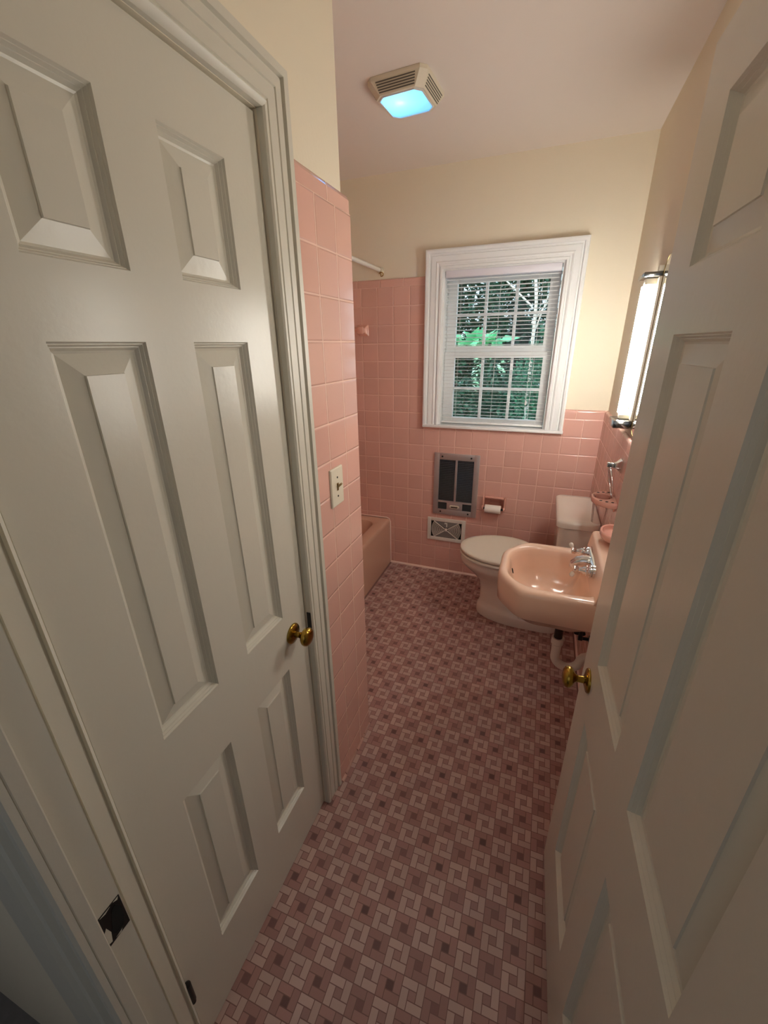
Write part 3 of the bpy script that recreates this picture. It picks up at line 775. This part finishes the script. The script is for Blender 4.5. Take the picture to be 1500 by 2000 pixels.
# ------------------------------------------------------------------ vanity light and mirror
def vanity(LY, sg, label, tm):
    vl = empty('vanity_light', (XRP, LY, 1.55), label, 'wall light')
    MB().lathe((1.498, LY, 1.318), (0, 0, 1), [(0, .012), (.004, .0185), (.480, .0185), (.484, .012)], 24).obj('tube', tm, vl, 40)
    def bx(x0, x1, a, c, z0, z1, bv): 
        ys = sorted((LY+sg*a, LY+sg*c)); return MB().box(x0, x1, ys[0], ys[1], z0, z1, bv)
    bx(1.523, 1.5378, -.069, -.036, 1.2965, 1.8255, .003).obj('base_channel', M_offw, vl, 40)
    t = bx(1.470, 1.5378, -.070, .060, 1.826, 1.841, .003).obj('top_cap', M_chrome_refl, vl, 40)
    bx(1.515, 1.537, -.064, -.040, 1.8412, 1.862, .002).obj('bracket', M_offw, vl, 40)
    bx(1.462, 1.5378, -.070, .063, 1.264, 1.296, .004).obj('bottom_cap', M_chrome_refl, vl, 40)
    for z0, z1 in ((1.2975, 1.3155), (1.8035, 1.825)): bx(1.486, 1.536, -.022, .018, z0, z1, .003).obj('lamp_socket', M_offw, vl, 40)
    for z in (1.42, 1.72): MB().lathe((1.5228, LY-sg*.052, z), (-1, 0, 0), [(0, .003), (.001, .0028)], 10).obj('screw', M_chrome, vl, 40)
vanity(-.688, 1, 'lit fluorescent tube light with chrome caps between the mirror and the back wall', M_tube)
vanity(-1.572, -1, 'lit fluorescent tube light beyond the mirror, behind the open entry door', M_tube_dim)
mr_ = empty('wall_mirror', (XRP, -1.13, 1.56), 'frameless mirror with rounded corner on the right wall beside the light', 'mirror')
pm = rrect(-1.50, -.760, 1.248, 1.885, .055, 10)
MB().prism([(y, z) for y, z in pm], 'x', XRP-.006, XRP-.0003).obj('glass', M_mirror, mr_)
b = MB(); b.tube([(XRP-.005, y, z) for y, z in pm], .0025, 6, closed=True); b.obj('edge', M_dbrass, mr_, 60)
b = MB(); b.box(XRP-.010, XRP-.0061, -1.12, -1.10, 1.242, 1.262, .001); b.obj('clip', M_chrome, mr_, 40)

# ------------------------------------------------------------------ light switch
sw = empty('light_switch', (XL, -1.655, 1.201), 'cream toggle light switch on the tiled wing', 'light switch')
b = MB(); b.rings([[(XL+.0002, -1.655+p, 1.201+q) for p, q in rrect(-.040, .040, -.0605, .0605, .003, 3)], [(XL+.0035, -1.655+p, 1.201+q) for p, q in rrect(-.040, .040, -.0605, .0605, .003, 3)],
                  [(XL+.0065, -1.655+p, 1.201+q) for p, q in rrect(-.037, .037, -.0575, .0575, .003, 3)]], True, True, True)
b.obj('wall_plate', M_offw, sw, 25)
b = MB(); b.box(XL+.0066, XL+.0072, -1.6605, -1.6495, 1.189, 1.213); b.obj('toggle_slot', M_dbrass, sw)
b = MB(); b.tube([(XL+.006, -1.655, 1.200), (XL+.021, -1.655, 1.213)], [.0050, .0040], 4); b.obj('toggle', mat('aged_ivory', srgb(176, 152, 104), .4), sw)
for z in (1.231, 1.171): MB().lathe((XL+.0064, -1.655, z), (1, 0, 0), [(0, .0034), (.0012, .003), (.0016, .001)], 12).obj('screw', M_pipe, sw, 40)

# ------------------------------------------------------------------ ceiling fan light
CX, CY = .541, -.751; ca = math.radians(-4.5)
cl = empty('ceiling_light', (CX, CY, H), 'cream exhaust fan housing with glowing blue-white lens on the ceiling', 'ceiling light')
def octo(h, ch, z, dx=0, dy=0):
    P = [(h, -h+ch), (h, h-ch), (h-ch, h), (-h+ch, h), (-h, h-ch), (-h, -h+ch), (-h+ch, -h), (h-ch, -h)]
    return [(CX+x*math.cos(ca)-y*math.sin(ca), CY+x*math.sin(ca)+y*math.cos(ca), z) for x, y in P]
ZB, ZL = H-.0003, H-.048
b = MB(); b.rings([octo(.119, .022, ZB), octo(.119, .022, ZB-.012), octo(.096, .026, ZL-.001), octo(.088, .024, ZL-.001), octo(.088, .024, ZB-.003)], True)
b.obj('housing', M_offw, cl)
b = MB(); b.rings([octo(.0876, .0238, ZL+.0045), octo(.0876, .0238, ZB-.004), octo(.03, .01, ZB-.004)], True, False, True)
b.obj('added_absorber', mat('absorber_grey', srgb(92, 92, 94), .6), cl)  # unseen liner added to soak up bounce, so the bulb's hot spot dominates
b = MB(); b.rings([octo(.0875, .0238, ZL+.004), octo(.0875, .0238, ZL)], True, True, True); b.obj('lens', M_lens, cl)
b = MB(); b.rings([octo(.0885, .0245, ZL-.0012), octo(.0885, .0245, ZL-.004), octo(.0845, .0232, ZL-.004), octo(.0845, .0232, ZL-.0012)], True)
b.obj('lens_rim', M_white, cl)
gm = MB()
for sd_ in range(4):
    ra = ca+sd_*PI/2; ux, uy = math.cos(ra), math.sin(ra); vx, vy = -uy, ux
    for k in range(5):
        t0, t1 = .10+k*.165, .10+k*.165+.085
        def PT(t, w, o):
            h = .119+(.096-.119)*t; z = (ZB-.012)+(ZL-.001-ZB+.012)*t
            return (CX+ux*(h+o)+vx*w, CY+uy*(h+o)+vy*w, z-o*.6)
        ww = .080-.012*((t0+t1)/2)
        gm.rings([[PT(t0, -ww, .0004), PT(t0, ww, .0004), PT(t1, ww, .0004), PT(t1, -ww, .0004)], [PT(t0, -ww, .001), PT(t0, ww, .001), PT(t1, ww, .001), PT(t1, -ww, .001)]], True, True, True)
gm.obj('grille', mat('grille_slot', srgb(92, 86, 76), .7), cl)
b = MB(); bx, by = CX-.022, CY-.012
b.lathe((bx, by, ZL+.008), (0, 0, 1), [(0, .002), (.003, .010), (.010, .014), (.018, .012), (.024, .006)], 18); b.obj('bulb', M_bulb, cl, 60)

# ------------------------------------------------------------------ outdoors
struct(MB().box(-9, 12, .30, 14, -1.2, -1.0).obj('ground', M_soil), 'leaf-littered ground outside the window', 'ground')
def leaves(mb, centre, rad, n, size, flat=.0, seed=0):
    rnd = random.Random(seed); c0 = Vector(centre)
    for _ in range(n):
        while True:
            p = Vector((rnd.uniform(-1, 1), rnd.uniform(-1, 1), rnd.uniform(-1, 1)))
            if p.length <= 1: break
        p = Vector((p.x*rad[0], p.y*rad[1], p.z*rad[2]))+c0
        s = size*rnd.uniform(.6, 1.4)
        M_ = Matrix.Rotation(rnd.uniform(0, 2*PI), 3, 'Z') @ Matrix.Rotation(rnd.uniform(-1.0, 1.0)*(1-flat), 3, 'X') @ Matrix.Rotation(rnd.uniform(-.9, .9)*(1-flat), 3, 'Y')
        q = [Vector((0, 0, 0)), Vector((.32*s, .35*s, .05*s)), Vector((0, s, -.06*s)), Vector((-.32*s, .35*s, .05*s))]
        mb.face([p+M_ @ v for v in q])
def tree(name, label, base, top, r0, mats, crowns, size, bark, branches=(), cat='tree'):
    t = empty(name, base, label, cat)
    b = MB(); bv, tv = Vector(base), Vector(top)
    pts = [bv.lerp(tv, k/8)+Vector((.04*math.sin(k*1.3), .03*math.cos(k*1.7), 0)) for k in range(9)]
    b.tube(pts, [r0*(1-.06*k) for k in range(9)], 10)
    for (f0, d, L_, rr) in branches:
        p0 = bv.lerp(tv, f0); dv_ = Vector(d).normalized()
        b.tube([p0, p0+dv_*L_*.5+Vector((0, 0, .03)), p0+dv_*L_], [rr, rr*.7, rr*.35], 7)
    b.obj('trunk', bark, t, 60)
    for i, (cen, rad, n) in enumerate(crowns):
        mb = MB(); leaves(mb, cen, rad, n, size, 0, seed=hash(name) % 97+i*13 if False else i*13+len(name)+int(base[0]*10)); fo = mb.obj('foliage', mats, t); fo['kind'] = 'stuff'
    return t
M_leaf_p = leaf_mat('pale_leaf', srgb(190, 225, 205), .25)
tree('tree', 'pale slender branching trunk seen through the upper right window panes', (1.20, 2.3, -1), (.86, 2.35, 3.0), .026, M_leaf_m, [((1.06, 2.0, 1.18), (.24, .12, .42), 900)], .045, M_bark,
     [(.74, (-1, .1, .8), .8, .011), (.70, (1, .1, 1.3), .8, .010), (.66, (.5, -.1, 1.6), 1.0, .009)])
tree('evergreen_tree', 'tall dark evergreen tree filling the left window panes', (-.40, 5.0, -1), (-.35, 5.0, 4.0), .09, M_leaf_d, [((-.38, 5.0, 1.6), (.80, .70, 2.7), 8000)], .10, M_barkd)
tree('evergreen_tree', 'dark evergreen tree standing back behind the middle window panes', (.50, 7.4, -1), (.50, 7.4, 4.4), .10, M_leaf_d, [((.42, 7.4, 1.8), (.85, .8, 3.0), 9000)], .12, M_barkd)
tree('leafy_tree', 'mid green leafy tree with bright sky gaps behind the right window panes', (1.5, 5.4, -1), (1.5, 5.4, 2.4), .07, M_leaf_m, [((1.35, 5.4, .3), (.72, .7, 1.75), 3600)], .09, M_barkd)
hg = MB(); leaves(hg, (.2, 10.6, -.1), (4.5, .9, 2.0), 9000, .24, 0, 5)
tag(hg.obj('hedge', M_leaf_d), 'dense dark green hedge closing the view behind the trees', 'hedge', kind='stuff')
sh = tree('shrub', 'dark shrub low behind the lower window panes', (.55, 3.3, -1), (.6, 3.3, .4), .03, M_leaf_d, [((.62, 3.3, .35), (.95, .5, 1.0), 8000)], .065, M_barkd, cat='shrub')
mb = MB(); leaves(mb, (.36, 2.72, 1.28), (.05, .05, .26), 60, .05, .3, 3); leaves(mb, (.66, 2.72, 1.36), (.07, .05, .12), 26, .045, .3, 4); fo = mb.obj('pale_foliage', M_leaf_p, sh); fo['kind'] = 'stuff'
tree('broadleaf_sapling', 'bright broad-leaved sapling across the middle left of the window', (.10, 1.9, -1), (.24, 1.95, 1.58), .012, M_leaf_b, [((.46, 1.95, 1.615), (.27, .16, .05), 60)], .15, M_barkd, [(.98, (1, .05, .02), .5, .006)], 'sapling')

# ------------------------------------------------------------------ lights, world
w = bpy.data.worlds.new('world'); S.world = w; w.use_nodes = True
bg = w.node_tree.nodes['Background']; bg.inputs[0].default_value = (.62, .86, 1, 1); bg.inputs[1].default_value = 1.5
sun = bpy.data.lights.new('sun', 'SUN'); sun.energy = 3.0; sun.angle = math.radians(.6); sun.color = (1, .97, .9)
so = bpy.data.objects.new('sun', sun); COL.objects.link(so)
so.rotation_euler = Vector((.35, 1.0, -1.25)).to_track_quat('-Z', 'Y').to_euler()
hl = bpy.data.lights.new('hall_daylight', 'AREA'); hl.shape = 'RECTANGLE'; hl.size = 1.6; hl.size_y = 1.3; hl.energy = 2.4; hl.color = (.86, .93, 1)
ho = bpy.data.objects.new('hall_daylight', hl); COL.objects.link(ho); ho.location = (1.0, -4.15, 1.6)
ho.rotation_euler = Vector((0, 1, 0)).to_track_quat('-Z', 'Z').to_euler()

# ------------------------------------------------------------------ camera
cam = bpy.data.cameras.new('camera'); co = bpy.data.objects.new('camera', cam); COL.objects.link(co)
yaw, pitch, roll = .36397, -.38427, -.01480
sy, cy_, cp, sp2 = math.sin(yaw), math.cos(yaw), math.cos(pitch), math.sin(pitch)
fwd = Vector((-sy*cp, cy_*cp, sp2)); right = Vector((cy_, sy, 0)); up = right.cross(fwd)
cr, sr = math.cos(roll), math.sin(roll)
r2 = right*cr+up*sr; u2 = up*cr-right*sr
mw = Matrix((r2, u2, -fwd)).transposed().to_4x4(); mw.translation = Vector((1.1750, -2.7301, 1.6014))
co.matrix_world = mw
cam.sensor_fit = 'VERTICAL'; cam.sensor_height = 36; cam.lens = 36*803.3/2000; cam.clip_start = .01; cam.clip_end = 60
S.camera = co
S.view_settings.view_transform = 'Standard'; S.view_settings.look = 'None'; S.view_settings.gamma = 1; S.view_settings.use_curve_mapping = False
S.view_settings.exposure = .47
S.cycles.use_denoising = True
S.cycles.max_bounces = 10; S.cycles.diffuse_bounces = 6; S.cycles.transparent_max_bounces = 12
S.cycles.sample_clamp_indirect = 6
